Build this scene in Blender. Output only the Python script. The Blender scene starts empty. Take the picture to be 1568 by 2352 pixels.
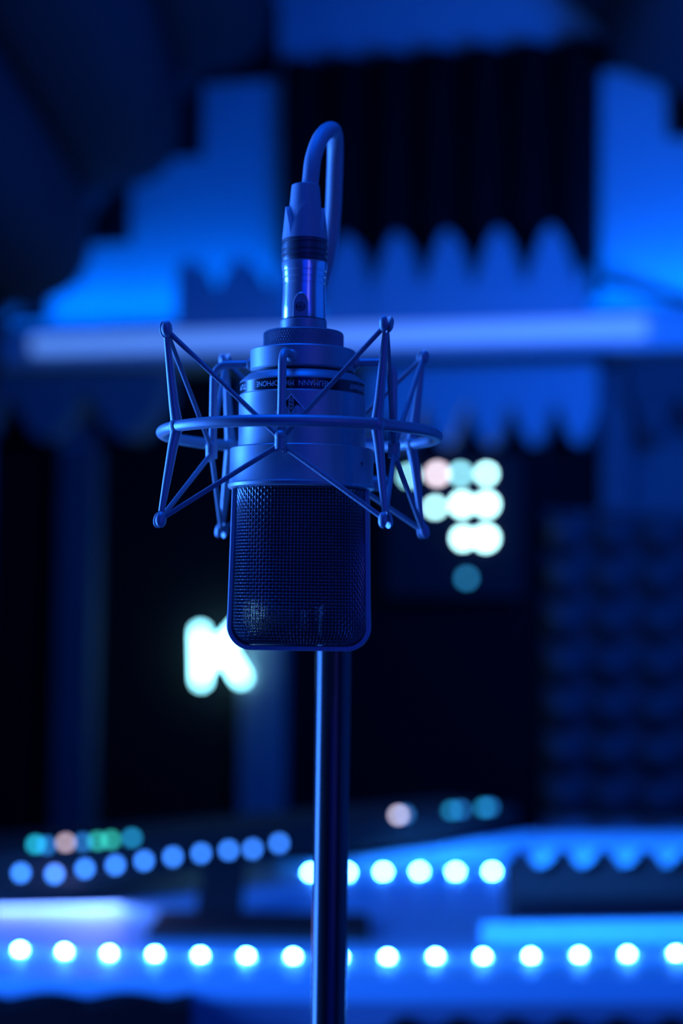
import bpy, math, random
from mathutils import Matrix, Vector
random.seed(7)
PI = math.pi
SC = bpy.context.scene
COL = SC.collection
R = math.radians

# ---------------------------------------------------------------- camera
FPX = 3920.0                       # 60 mm lens on a 24 x 36 mm frame, 1568 px wide
PITCH = math.atan(224 / FPX)
ROLL = R(0.75)
CAM = Vector((0, 0, 1.30))
CROT = Matrix.Rotation(PI / 2 + PITCH, 3, 'X') @ Matrix.Rotation(ROLL, 3, 'Z')
cd = bpy.data.cameras.new('camera')
cd.sensor_fit = 'VERTICAL'; cd.sensor_height = 36; cd.sensor_width = 24; cd.lens = 60
cd.clip_start = 0.02; cd.clip_end = 50
cd.dof.use_dof = True; cd.dof.focus_distance = 0.752; cd.dof.aperture_fstop = 3.9
co = bpy.data.objects.new('camera', cd); COL.objects.link(co)
co.matrix_world = Matrix.Translation(CAM) @ CROT.to_4x4()
SC.camera = co

# ---------------------------------------------------------------- colour management, sampling quality
SC.view_settings.view_transform = 'Standard'; SC.view_settings.look = 'None'
SC.view_settings.exposure = 0; SC.view_settings.gamma = 1
SC.view_settings.use_curve_mapping = False
try:
    SC.cycles.use_denoising = True
    SC.cycles.denoiser = 'OPENIMAGEDENOISE'
    SC.cycles.use_adaptive_sampling = False
    SC.cycles.max_bounces = 6; SC.cycles.diffuse_bounces = 3; SC.cycles.glossy_bounces = 3
    SC.cycles.sample_clamp_indirect = 4
    SC.cycles.caustics_reflective = False; SC.cycles.caustics_refractive = False
except Exception:
    pass

# ---------------------------------------------------------------- world, lamps and added fill lights
w = bpy.data.worlds.new('world'); SC.world = w; w.use_nodes = True
bg = w.node_tree.nodes['Background']
bg.inputs[0].default_value = (0.0, 0.06, 1, 1); bg.inputs[1].default_value = 0.03

def area(name, loc, target, sx, sy, power, col):
    l = bpy.data.lights.new(name, 'AREA'); l.shape = 'RECTANGLE'; l.size = sx; l.size_y = sy
    l.energy = power; l.color = col
    o = bpy.data.objects.new(name, l); COL.objects.link(o); o.location = loc
    o.rotation_euler = (Vector(target) - Vector(loc)).to_track_quat('-Z', 'Y').to_euler()
    return o

WYAW = R(-15)
WM = Matrix.Translation((0, 3.6, 0)) @ Matrix.Rotation(WYAW, 4, 'Z')   # local x along the gable wall, local -y out of it
def WP(u, wd, z): return WM @ Vector((u, -wd, z))
WASHC = (0.0, 0.10, 1.0); KEYC = (0.035, 0.19, 1.0); DEEP = (0.0, 0.03, 1.0)
area('left_tube_lamp', (-0.95, 1.12, 1.26), (-0.02, 0.8, 1.36), 0.30, 0.7, 40.0, KEYC)
area('right_reflect_fill', (1.05, 0.95, 1.4), (0, 0.8, 1.38), 1.3, 1.2, 3.6, WASHC)  # unseen panel added on the right for the connector to reflect
area('ceiling_lamp', (-0.15, 0.75, 2.15), (-0.02, 0.78, 1.4), 0.5, 0.5, 6.5, (0.0, 0.10, 1.0))
area('front_fill', (0.5, -0.9, 1.7), (0.0, 0.8, 1.36), 1.5, 1.3, 7.0, DEEP)  # unseen soft fill added behind the camera for the microphone front
area('front_glint_fill', (0.33, 0.0, 1.56), (-0.02, 0.78, 1.42), 0.03, 0.5, 0.05, (0.9, 0.85, 1.0))  # unseen strip added to draw a pale highlight down the connector
area('low_front_fill', (-0.1, 0.42, 0.78), (-0.02, 0.78, 1.34), 0.3, 0.3, 0.6, (0.0, 0.09, 1.0))  # unseen light added low in front for the undersides of the microphone
area('left_gable_fill', WP(-1.0, 1.2, 1.80), WP(0.1, 0, 1.60), 0.2, 0.5, 34.0, WASHC)  # unseen fill added off frame to brighten gable and foam fronts
area('right_gable_fill', WP(1.05, 1.2, 1.80), WP(0.0, 0, 1.60), 0.2, 0.5, 16.0, WASHC)  # its unseen partner, added on the right
area('shelf_cove_lamp', WP(0.0, 0.065, 1.925), WP(0.0, -0.02, 2.30), 1.9, 0.03, 4.4, (0.0, 0.14, 1.0))

# ---------------------------------------------------------------- pixel helpers (where a line of sight meets a real plane)
def ray(px, py): return (CROT @ Vector(((px - 784) / FPX, (1176 - py) / FPX, -1))).normalized()
def at_depth(px, py, y):
    d = ray(px, py); return CAM + d * ((y - CAM.y) / d.y)
def at_height(px, py, z):
    d = ray(px, py); return CAM + d * ((z - CAM.z) / d.z)
WI = WM.inverted()
def on_wall(px, py, wd=0.0):
    o = WI @ CAM; d = WI.to_3x3() @ ray(px, py)
    p = o + d * ((-wd - o.y) / d.y); return p.x, p.z

# ---------------------------------------------------------------- materials
MATS = {}
def mat(name, col, rough=0.5, metal=0.0, emit=None, strength=0.0, bump=0.0, bscale=200.0, vary=0.12, spec=0.5):
    m = bpy.data.materials.new(name); m.use_nodes = True
    nt = m.node_tree; b = nt.nodes['Principled BSDF']
    b.inputs['Roughness'].default_value = rough; b.inputs['Metallic'].default_value = metal
    b.inputs['Specular IOR Level'].default_value = spec
    tc = nt.nodes.new('ShaderNodeTexCoord'); nz = nt.nodes.new('ShaderNodeTexNoise')
    nz.inputs['Scale'].default_value = bscale; nz.inputs['Detail'].default_value = 3
    nt.links.new(tc.outputs['Object'], nz.inputs['Vector'])
    mx = nt.nodes.new('ShaderNodeMix'); mx.data_type = 'RGBA'
    mx.inputs[6].default_value = (*[c * (1 - vary) for c in col], 1)
    mx.inputs[7].default_value = (*[min(1, c * (1 + vary)) for c in col], 1)
    nt.links.new(nz.outputs['Fac'], mx.inputs[0]); nt.links.new(mx.outputs[2], b.inputs['Base Color'])
    if bump:
        bp = nt.nodes.new('ShaderNodeBump'); bp.inputs['Strength'].default_value = bump
        bp.inputs['Distance'].default_value = 0.0004
        nt.links.new(nz.outputs['Fac'], bp.inputs['Height']); nt.links.new(bp.outputs['Normal'], b.inputs['Normal'])
    if emit:
        b.inputs['Emission Color'].default_value = (*emit, 1); b.inputs['Emission Strength'].default_value = strength
    MATS[name] = m; return m
mat('matte_nickel', (0.42, 0.43, 0.45), 0.42, 0.35, bump=0.06, bscale=1800)
mat('mount_metal', (0.42, 0.43, 0.45), 0.45, 0.3, bump=0.06, bscale=1500)
mat('chrome', (0.95, 0.93, 0.95), 0.19, 0.6, bscale=90, vary=0.05)
mat('bright_plate', (0.9, 0.86, 0.84), 0.25, 0.6, vary=0.04)
mat('black_plastic', (0.10, 0.10, 0.11), 0.38, bump=0.1, bscale=1500)
mat('boot_rubber', (0.42, 0.42, 0.45), 0.45, bump=0.15, bscale=1500)
mat('groove_black', (0.012, 0.012, 0.014), 0.5)
mat('cable_rubber', (0.42, 0.42, 0.45), 0.42, bump=0.1, bscale=700)
mat('cord_fabric', (0.32, 0.32, 0.34), 0.7, bump=0.8, bscale=1600)
mat('mesh_wire', (0.32, 0.32, 0.34), 0.33, 0.5)
mat('fine_mesh', (0.05, 0.05, 0.055), 0.6, 0.2)
mat('capsule', (0.03, 0.03, 0.035), 0.5)
mat('label_black', (0.01, 0.01, 0.015), 0.25)
mat('print_white', (1.0, 1.0, 1.0), 0.4)
mat('print_silver', (1.0, 1.0, 1.0), 0.35, 0.0)
mat('stand_black', (0.02, 0.02, 0.022), 0.22, 0.0)
mat('plaster', (0.62, 0.63, 0.65), 0.8, bscale=30, vary=0.04)
mat('dark_paint', (0.03, 0.03, 0.035), 0.8, bscale=30)
mat('foam_black', (0.007, 0.007, 0.009), 0.95, bump=0.4, bscale=500, spec=0.1)
mat('foam_dark', (0.05, 0.05, 0.055), 0.95, bump=0.4, bscale=500, spec=0.1)
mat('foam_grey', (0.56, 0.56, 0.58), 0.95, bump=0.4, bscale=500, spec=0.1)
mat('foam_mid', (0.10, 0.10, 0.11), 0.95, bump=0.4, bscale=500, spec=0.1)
mat('fabric_black', (0.008, 0.008, 0.010), 0.95, bump=0.3, bscale=600, spec=0.1)
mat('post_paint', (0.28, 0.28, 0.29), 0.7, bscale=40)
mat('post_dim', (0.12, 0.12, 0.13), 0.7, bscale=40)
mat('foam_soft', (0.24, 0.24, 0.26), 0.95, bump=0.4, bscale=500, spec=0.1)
mat('shelf_white', (0.7, 0.7, 0.72), 0.5, bscale=40, vary=0.04)
mat('lit_edge_glow', (0.8, 0.8, 0.85), 0.5, emit=(0.11, 0.29, 0.85), strength=0.80)  # emission stands in for light falling on the shelf front
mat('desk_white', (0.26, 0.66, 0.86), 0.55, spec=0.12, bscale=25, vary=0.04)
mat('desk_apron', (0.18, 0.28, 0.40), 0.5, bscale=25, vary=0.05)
mat('mixer_black', (0.025, 0.025, 0.027), 0.8, bscale=80, spec=0.2)
mat('tape_white', (0.7, 0.7, 0.7), 0.6)
mat('diode', (0.9, 0.9, 0.9), 0.3, emit=(0.036, 0.245, 1.0), strength=560)
mat('diode_hidden', (0.9, 0.9, 0.9), 0.3, emit=(0.036, 0.245, 1.0), strength=420)
mat('neon_white', (0.9, 0.9, 0.9), 0.3, emit=(0.28, 0.85, 1.0), strength=12)
mat('lamp_blue', (0.6, 0.6, 0.6), 0.3, emit=(0.035, 0.20, 0.85), strength=8)
for nm, c, s in (('lamp_teal', (0.01, 0.33, 0.45), 7), ('lamp_orange', (0.45, 0.33, 0.36), 6), ('lamp_green', (0.02, 0.35, 0.22), 6),
                 ('lamp_dim', (0.01, 0.12, 0.35), 6), ('lamp_pink', (0.42, 0.38, 0.48), 10), ('lamp_cyan', (0.01, 0.22, 0.40), 6)):
    mat(nm, (0.5, 0.5, 0.5), 0.3, emit=c, strength=s)
mat('meter_white', (0.6, 0.6, 0.6), 0.3, emit=(0.42, 0.85, 0.88), strength=17)
mat('meter_soft', (0.6, 0.6, 0.6), 0.3, emit=(0.22, 0.60, 0.68), strength=13)
mat('meter_pink', (0.6, 0.6, 0.6), 0.3, emit=(0.62, 0.52, 0.58), strength=12)
mat('meter_teal', (0.6, 0.6, 0.6), 0.3, emit=(0.01, 0.11, 0.22), strength=13)

# ---------------------------------------------------------------- mesh building
class MB:
    def __init__(s): s.v = []; s.f = []
    def add(s, v, f):
        n = len(s.v); s.v += [tuple(p) for p in v]; s.f += [tuple(i + n for i in q) for q in f]; return s
    def box(s, x0, x1, y0, y1, z0, z1):
        v = [(x, y, z) for x in (x0, x1) for y in (y0, y1) for z in (z0, z1)]
        return s.add(v, [(0, 1, 3, 2), (4, 6, 7, 5), (0, 4, 5, 1), (2, 3, 7, 6), (0, 2, 6, 4), (1, 5, 7, 3)])
    def prism(s, prof, y0, y1):            # outline in x,z pulled through y
        n = len(prof); v = [(x, y0, z) for x, z in prof] + [(x, y1, z) for x, z in prof]
        f = [tuple(range(n)), tuple(range(2 * n - 1, n - 1, -1))]
        f += [(i, i + n, (i + 1) % n + n, (i + 1) % n) for i in range(n)]
        return s.add(v, f)
    def lathe(s, prof, seg=96, a0=0, a1=2 * PI, cx=0, cy=0, cz=0):
        full = abs(a1 - a0 - 2 * PI) < 1e-6; m = seg if full else seg + 1; n = len(prof); v = []; f = []
        for i in range(m):
            a = a0 + (a1 - a0) * i / seg
            for r, z in prof: v.append((cx + r * math.cos(a), cy + r * math.sin(a), cz + z))
        for i in range(seg):
            j = (i + 1) % m
            for k in range(n - 1):
                f.append((i * n + k, j * n + k, j * n + k + 1, i * n + k + 1))
        if full:
            for k, rev in ((0, True), (n - 1, False)):
                if prof[k][0] > 1e-6:
                    loop = [i * n + k for i in range(m)]
                    f.append(tuple(loop[::-1] if rev else loop))
        return s.add(v, f)
    def tube(s, pts, rad, seg=12, caps=True, flat=1.0, up=None):
        pts = [Vector(p) for p in pts]; n = len(pts)
        if not hasattr(rad, '__len__'): rad = [rad] * n
        t0 = (pts[1] - pts[0]).normalized()
        a = Vector(up) if up else (Vector((0, 0, 1)) if abs(t0.z) < 0.9 else Vector((1, 0, 0)))
        nrm = (a - t0 * a.dot(t0)).normalized(); v = []; f = []
        for i, p in enumerate(pts):
            t = (pts[min(i + 1, n - 1)] - pts[max(i - 1, 0)]).normalized()
            nrm = (nrm - t * nrm.dot(t)).normalized(); b = t.cross(nrm)
            for k in range(seg):
                an = 2 * PI * k / seg
                v.append(p + (nrm * math.cos(an) + b * math.sin(an) * flat) * rad[i])
        for i in range(n - 1):
            for k in range(seg):
                k2 = (k + 1) % seg
                f.append((i * seg + k, i * seg + k2, (i + 1) * seg + k2, (i + 1) * seg + k))
        if caps:
            f.append(tuple(range(seg))[::-1]); f.append(tuple(range((n - 1) * seg, n * seg)))
        return s.add(v, f)
    def ball(s, c, rx, ry=None, rz=None, seg=20, rings=12, M=None, half=0, gap=0.0):
        ry = ry or rx; rz = rz or rx; v = []; f = []; c = Vector(c)
        for j in range(rings + 1):
            th = PI * j / rings
            for i in range(seg):
                ph = 2 * PI * i / seg
                p = Vector((rx * math.sin(th) * math.cos(ph), ry * math.sin(th) * math.sin(ph), rz * math.cos(th)))
                if half: p.x = half * (max(p.x * half, 0) + gap * (1 + 0.9 * max(0, p.z) / rz))
                if M: p = M @ p
                v.append(p + c)
        for j in range(rings):
            for i in range(seg):
                k = (i + 1) % seg
                f.append((j * seg + i, (j + 1) * seg + i, (j + 1) * seg + k, j * seg + k))
        return s.add(v, f)
    def grid(s, nx, ny, fn):
        v = [fn(i / nx, j / ny) for j in range(ny + 1) for i in range(nx + 1)]
        f = [(j * (nx + 1) + i, j * (nx + 1) + i + 1, (j + 1) * (nx + 1) + i + 1, (j + 1) * (nx + 1) + i) for j in range(ny) for i in range(nx)]
        return s.add(v, f)
    def scaled(s, k): s.v = [(x * k, y * k, z * k) for x, y, z in s.v]; return s
    def mesh(s, name, m, smooth=35):
        me = bpy.data.meshes.new(name); me.from_pydata(s.v, [], s.f); me.validate(); me.update()
        import bmesh
        bm = bmesh.new(); bm.from_mesh(me); bmesh.ops.recalc_face_normals(bm, faces=bm.faces); bm.to_mesh(me); bm.free()
        if smooth:
            me.shade_smooth(); me.set_sharp_from_angle(angle=R(smooth))
        me.materials.append(MATS[m]); return me
    def build(s, name, m, parent=None, loc=(0, 0, 0), rot=(0, 0, 0), smooth=35, bevel=0):
        return link(name, s.mesh(name, m, smooth), parent, loc, rot, bevel)

def link(name, me, parent=None, loc=(0, 0, 0), rot=(0, 0, 0), bevel=0):
    o = bpy.data.objects.new(name, me); COL.objects.link(o); o.parent = parent
    o.location = loc; o.rotation_euler = rot
    if bevel:
        b = o.modifiers.new('bevel', 'BEVEL'); b.width = bevel; b.segments = 2; b.limit_method = 'ANGLE'; b.angle_limit = R(40)
    return o
def tag(o, label, cat, group=None, kind=None):
    o['label'] = label; o['category'] = cat
    if group: o['group'] = group
    if kind: o['kind'] = kind
    return o
def thing(name, label, cat, loc=(0, 0, 0), rz=0, group=None):
    o = bpy.data.objects.new(name, None); COL.objects.link(o); o.location = loc; o.rotation_euler = (0, 0, rz)
    o.empty_display_size = 0.02
    return tag(o, label, cat, group)
def struct(o, label, cat): return tag(o, label, cat, None, 'structure')

# ---------------------------------------------------------------- room shell: an attic room with a gable end
UL, UR, KNEE = -1.55, 2.0, 1.0
APU, APZ = 0.10, 2.95              # ridge of the roof on the gable
def slopeL(u): return KNEE + (u - UL) * (APZ - KNEE) / (APU - UL)
def slopeR(u): return KNEE + (UR - u) * (APZ - KNEE) / (UR - APU)
DEP = 5.2
SK = math.tan(-WYAW)               # the room runs along the view; its gable stands askew to it
SX = SK * DEP
o = MB().prism([(UL, 0), (UR, 0), (UR, KNEE), (APU, APZ), (UL, KNEE)], 0, 0.1).build('wall_back', 'plaster', None, WP(0, 0, 0), (0, 0, WYAW), 0)
struct(o, 'pale plastered gable wall behind the shelf and foam', 'wall')
def shell(name, verts, m, label, cat):
    me = MB().add(verts, [tuple(range(4)), tuple(range(7, 3, -1))] + [(i, i + 4, (i + 1) % 4 + 4, (i + 1) % 4) for i in range(4)])
    return struct(me.build(name, m, None, WP(0, 0, 0), (0, 0, WYAW), 0), label, cat)
def slab(q, n): return q + [tuple(Vector(p) + Vector(n)) for p in q]
shell('floor', slab([(UL, 0.1, 0), (UR, 0.1, 0), (UR + SX, -DEP, 0), (UL + SX, -DEP, 0)], (0, 0, -0.1)), 'dark_paint', 'dark floor of the attic studio', 'floor')
shell('wall_left', slab([(UL, 0, 0), (UL + SX, -DEP, 0), (UL + SX, -DEP, KNEE), (UL, 0, KNEE)], (-0.1, 0, 0)), 'dark_paint', 'low dark knee wall on the left', 'wall')
shell('wall_right', slab([(UR, 0, 0), (UR + SX, -DEP, 0), (UR + SX, -DEP, KNEE), (UR, 0, KNEE)], (0.1, 0, 0)), 'dark_paint', 'low dark knee wall on the right', 'wall')
DD = Vector((SK, -1, 0)).normalized()          # along the room, towards the camera
aL = Vector((APU - UL, 0, APZ - KNEE)).normalized(); aR = Vector((APU - UR, 0, APZ - KNEE)).normalized()
nL = aL.cross(DD).normalized(); nR = DD.cross(aR).normalized()
nL = nL if nL.z > 0 else -nL; nR = nR if nR.z > 0 else -nR
shell('ceiling_left', slab([(UL, 0, KNEE), (UL + SX, -DEP, KNEE), (APU + SX, -DEP, APZ), (APU, 0, APZ)], nL * 0.1), 'dark_paint', 'dark sloping attic ceiling on the left', 'ceiling')
shell('ceiling_right', slab([(UR, 0, KNEE), (UR + SX, -DEP, KNEE), (APU + SX, -DEP, APZ), (APU, 0, APZ)], nR * 0.1), 'dark_paint', 'dark sloping attic ceiling on the right', 'ceiling')

# ---------------------------------------------------------------- foam builders
def teeth(x0, x1, zbase, zval, h, pitch, phase=0.0, sgn=1, step=14):
    """outline: flat at zbase, a row of rounded teeth on the other side (valley zval, tip zval + sgn*h)"""
    n = max(2, int((x1 - x0) / pitch * step)); pr = [(x0, zbase), (x1, zbase)]
    for i in range(n + 1):
        x = x1 + (x0 - x1) * i / n
        pr.append((x, zval + sgn * h * abs(math.sin(PI * (x - phase) / pitch)) ** 1.25))
    return pr
def wall_obj(mb, name, m, u, z, wd=0.0, smooth=35): return mb.build(name, m, None, WP(u, wd, z), (0, 0, WYAW), smooth)

# dark wedge panel high on the gable: ridges run up and down
u0, z1 = on_wall(655, 160); u1, _ = on_wall(1380, 160); _, z0 = on_wall(1000, 700)
n = 7; pitch = (u1 - u0) / n; pr = [(u0, -0.001), (u1, -0.001)]
for i in range(n * 10, -1, -1):
    x = u0 + (u1 - u0) * i / (n * 10); pr.append((x, -0.025 - 0.05 * abs(math.sin(PI * (x - u0) / pitch))))
uc = (u0 + u1) / 2
mb = MB(); k = len(pr)
mb.add([(x - uc, y, z0) for x, y in pr] + [(x - uc, y, z1) for x, y in pr],
       [tuple(range(k)), tuple(range(2 * k - 1, k - 1, -1))] + [(i, i + k, (i + 1) % k + k, (i + 1) % k) for i in range(k)])
tag(wall_obj(mb, 'acoustic_foam', 'foam_black', uc, 0), 'large black ridged foam panel high on the gable wall above the shelf', 'foam panel')

# ---------------------------------------------------------------- the lit shelf across the gable
ua, zt = on_wall(-60, 742, 0.20); ub, _ = on_wall(1640, 742, 0.20)
_, zt = on_wall(784, 742, 0.20); _, zb = on_wall(784, 818, 0.20)
ua = max(ua, UL + 0.15)
sh = thing('wall_shelf', 'long white shelf across the gable wall with its lit front edge done as emission', 'shelf', WP(0, 0, zb), WYAW)
MB().box(ua, ub, -0.185, -0.001, 0.002, zt - zb - 0.001).build('board', 'shelf_white', sh, bevel=0.002)
hs = zt - zb; pr = [(-0.186, hs * 0.35), (-0.1945, hs * 0.38), (-0.2, hs * 0.55), (-0.2, hs * 0.78), (-0.1945, hs - 0.006), (-0.186, hs - 0.004)]
uca, ucb = on_wall(70, 780, 0.2)[0], on_wall(1480, 780, 0.2)[0]
mb = MB(); mb.add([(uca, y, z) for y, z in pr] + [(ucb, y, z) for y, z in pr],
                  [tuple(range(6)), tuple(range(11, 5, -1))] + [(i, i + 6, (i + 1) % 6 + 6, (i + 1) % 6) for i in range(6)])
mb.build('lit_edge_glow', 'lit_edge_glow', sh)['label'] = 'blue front edge, its lit look done as emission'

# foam blocks lying on the shelf and hanging below it, cut ends facing the room
def wall_foam(x0p, x1p, pitch_px, phase_px, base_z, sgn, val_px, tip_px, wf, wb, m, label, name='foam_block', group=None):
    xa, _ = on_wall(x0p, 800, wf); xb, _ = on_wall(x1p, 800, wf); ph, _ = on_wall(phase_px, 800, wf)
    mid = (x0p + x1p) / 2
    _, zv = on_wall(mid, val_px, wf); _, ztip = on_wall(mid, tip_px, wf)
    xc = (xa + xb) / 2; pit = pitch_px * (on_wall(mid + 1, 800, wf)[0] - on_wall(mid, 800, wf)[0])
    mb = MB().prism(teeth(xa - xc, xb - xc, 0, zv - base_z, abs(ztip - zv), pit, ph - xc, sgn), -wf, -wb)
    return tag(mb.build(name, m, None, WP(xc, 0, base_z), (0, 0, WYAW), 50), label, 'foam', group)
wall_foam(853, 1340, 118.5, 850, zt, 1, 662, 526, 0.17, 0.085, 'foam_grey', 'pale foam block with tall rounded teeth on the shelf below the black panel')
wall_foam(735, 848, 116, 732, zt, 1, 662, 540, 0.17, 0.085, 'foam_grey', 'single pale foam tooth on the shelf just behind the microphone connector')
wall_foam(402, 640, 116, 372, zt, 1, 680, 590, 0.17, 0.09, 'foam_grey', 'pale foam block on the shelf left of the microphone connector')
zbb = on_wall(1100, 836, 0.10)[1]
wall_foam(840, 1370, 101, 1072, zbb, -1, 925, 1022, 0.10, 0.012, 'foam_grey', 'pale foam block hanging under the shelf right of the microphone, teeth pointing down')
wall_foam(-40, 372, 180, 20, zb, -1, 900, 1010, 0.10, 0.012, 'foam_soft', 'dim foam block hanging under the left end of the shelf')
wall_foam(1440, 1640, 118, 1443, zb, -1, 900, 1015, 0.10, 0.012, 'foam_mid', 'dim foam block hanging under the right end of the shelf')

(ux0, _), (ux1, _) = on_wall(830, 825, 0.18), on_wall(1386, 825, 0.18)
tag(MB().box(ux0 - 0.0, ux1, -0.178, -0.012, zbb + 0.0005, zb - 0.0005).build('shade_strip', 'foam_black', None, WP(0, 0, 0), (0, 0, WYAW), 0), 'thin black strip standing for the shelf shadow above the pale hanging foam', 'shade_strip')  # black strip added as the shade line under the shelf overhang
P = [on_wall(px, py, 0.02) for px, py in ((1388, 648), (1430, 655), (1500, 672), (1580, 690), (1660, 700))]
tag(MB().tube([(u, 0, z - P[0][1]) for u, z in P], 0.009, 12).build('wall_cable', 'foam_black', None, WP(0, 0.02, P[0][1]), (0, 0, WYAW)), 'dark cable drooping along the gable wall from the lower right corner of the black panel', 'cable')

# ---------------------------------------------------------------- staircase of black foam tiles along the roof slope
def ridge_tile(size, nridge, base, h, ctr=True):
    pr = [(-size / 2, 0), (size / 2, 0)]
    for i in range(nridge * 10, -1, -1):
        x = -size / 2 + size * i / (nridge * 10); pr.append((x, base + h * abs(math.sin(PI * i / 10))))
    return pr
def wall_tile(xa, ya, xb, yb, label):
    (u0, z1), (u1, z0) = on_wall(xa, ya), on_wall(xb, yb)
    pr = ridge_tile(u1 - u0, 2, 0.02, 0.03); k = len(pr); hz = (z1 - z0)
    mb = MB(); mb.add([(x, -y, 0) for x, y in pr] + [(x, -y, hz) for x, y in pr],
                      [tuple(range(k)), tuple(range(2 * k - 1, k - 1, -1))] + [(i, i + k, (i + 1) % k + k, (i + 1) % k) for i in range(k)])
    return tag(wall_obj(mb, 'foam_tile', 'foam_black', (u0 + u1) / 2, z0, 0.001), label, 'foam tile', 'foam tiles stepping up the gable')
wall_tile(300, 195, 466, 362, 'black foam tile on the gable, upper of the steps left of the black panel')
wall_tile(130, 365, 300, 560, 'black foam tile on the gable, middle of the steps left of the black panel')
wall_tile(-10, 565, 185, 655, 'black foam tile on the gable, third step down left of the black panel')
wall_tile(-10, 657, 112, 738, 'black foam tile on the gable, lowest step just above the left shelf end')
wall_tile(470, 20, 640, 185, 'black foam tile on the gable at the upper left corner of the black panel')
wall_tile(1384, -60, 1530, 155, 'black foam tile on the gable at the upper right corner of the black panel')
wall_tile(1535, 130, 1700, 310, 'black foam tile on the gable at the right edge, one step down the roof')
# foam tiles lining the sloping ceilings, ridges running along the room
def slope_tiles(side, label, group, rows, cols):
    nv = -nL if side == 'L' else -nR
    along = Vector((APU - UL, 0, APZ - KNEE)).normalized() if side == 'L' else Vector((APU - UR, 0, APZ - KNEE)).normalized()
    base = Vector((UL, 0, KNEE)) if side == 'L' else Vector((UR, 0, KNEE))
    S = 0.30; pr = ridge_tile(S - 0.004, 1, 0.02, 0.09); k = len(pr)
    mb = MB(); mb.add([(x, -S / 2 + 0.002, y) for x, y in pr] + [(x, S / 2 - 0.002, y) for x, y in pr],
                      [tuple(range(k)), tuple(range(2 * k - 1, k - 1, -1))] + [(i, i + k, (i + 1) % k + k, (i + 1) % k) for i in range(k)])
    me = mb.mesh('foam_tile', 'foam_dark', 50); first = None
    ez = nv; ey = DD if side == 'L' else DD; ex = ey.cross(ez).normalized()
    M3 = Matrix((ex, ey, ez)).transposed().to_4x4()
    for r_ in rows:
        for c_ in cols:
            p = base + along * ((r_ + 0.5) * S / abs(along.dot(ex))) + DD * ((c_ + 0.5) * S + 0.24) + nv * 0.001
            o = bpy.data.objects.new('foam_tile', me) if first is None else first.copy()
            COL.objects.link(o); first = first or o
            o.matrix_world = WM @ Matrix.Translation(p) @ M3
            tag(o, label, 'foam tile', group)
slope_tiles('L', 'dark ridged foam tile lining the left slope of the attic ceiling', 'foam tiles on the left ceiling slope', range(1, 8), range(0, 6))
slope_tiles('R', 'dark ridged foam tile lining the right slope of the attic ceiling', 'foam tiles on the right ceiling slope', range(2, 8), range(0, 4))

# ---------------------------------------------------------------- lower gable: posts and black fabric panels, egg-crate foam on the right
def wall_box(name, m, xa, xb, ya, yb, w0, w1, label, cat, kind=None, bevel=0.003):
    u0, _ = on_wall(xa, 1400, w1); u1, _ = on_wall(xb, 1400, w1); mid = (xa + xb) / 2
    _, z1 = on_wall(mid, ya, w1); _, z0 = on_wall(mid, yb, w1)
    uc = (u0 + u1) / 2
    mb = MB().box(u0 - uc, u1 - uc, -w1, -w0, 0, z1 - z0)
    o = mb.build(name, m, None, WP(uc, 0, z0), (0, 0, WYAW), 0, bevel)
    return tag(o, label, cat, None, kind)
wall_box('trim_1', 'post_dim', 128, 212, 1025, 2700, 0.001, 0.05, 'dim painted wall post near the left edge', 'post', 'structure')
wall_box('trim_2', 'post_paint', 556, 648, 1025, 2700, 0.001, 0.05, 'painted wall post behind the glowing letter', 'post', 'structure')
wall_box('acoustic_baffle', 'fabric_black', -25, 126, 845, 2700, 0.001, 0.010, 'black fabric panel left of the dim wall post at the left edge', 'panel')
wall_box('acoustic_baffle', 'fabric_black', 214, 554, 845, 2700, 0.001, 0.010, 'black fabric panel between the two wall posts, behind the glowing letter', 'panel')
wall_box('acoustic_baffle', 'fabric_black', 650, 1249, 845, 2700, 0.001, 0.010, 'wide black fabric panel between wall post and bumpy foam, behind the microphone stand', 'panel')
wall_box('acoustic_baffle', 'fabric_black', 1252, 1376, 845, 1176, 0.001, 0.010, 'small black fabric panel above the bumpy foam, left of the short painted post', 'panel')
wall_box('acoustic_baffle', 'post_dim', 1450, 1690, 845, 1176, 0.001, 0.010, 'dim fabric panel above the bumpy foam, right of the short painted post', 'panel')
def eggcrate(xa, xb, ya, yb, nx, nz, m, label, h=0.085):
    u0, _ = on_wall(xa, 1500); u1, _ = on_wall(xb, 1500); _, z1 = on_wall((xa + xb) / 2, ya); _, z0 = on_wall((xa + xb) / 2, yb)
    W, H = u1 - u0, z1 - z0; q = 10
    def fn(a, b):
        e = min(1, min(a, 1 - a, b, 1 - b) * 40)
        s = abs(math.sin(PI * a * nx)) * abs(math.sin(PI * b * nz))
        return ((a - 0.5) * W, -0.02 - h * s, b * H)
    mb = MB().grid(nx * q, nz * q, fn); mb.box(-W / 2, W / 2, -0.02, 0, 0, H)
    return tag(wall_obj(mb, 'acoustic_foam', m, (u0 + u1) / 2, z0, 0.001, 60), label, 'foam panel')
eggcrate(1250, 1680, 1180, 1880, 4, 7, 'foam_mid', 'tall bumpy foam panel on the right of the gable wall below the shelf')
wall_box('column', 'post_dim', 1378, 1448, 845, 1178, 0.001, 0.06, 'short painted post under the shelf above the bumpy foam panel', 'post')

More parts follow.
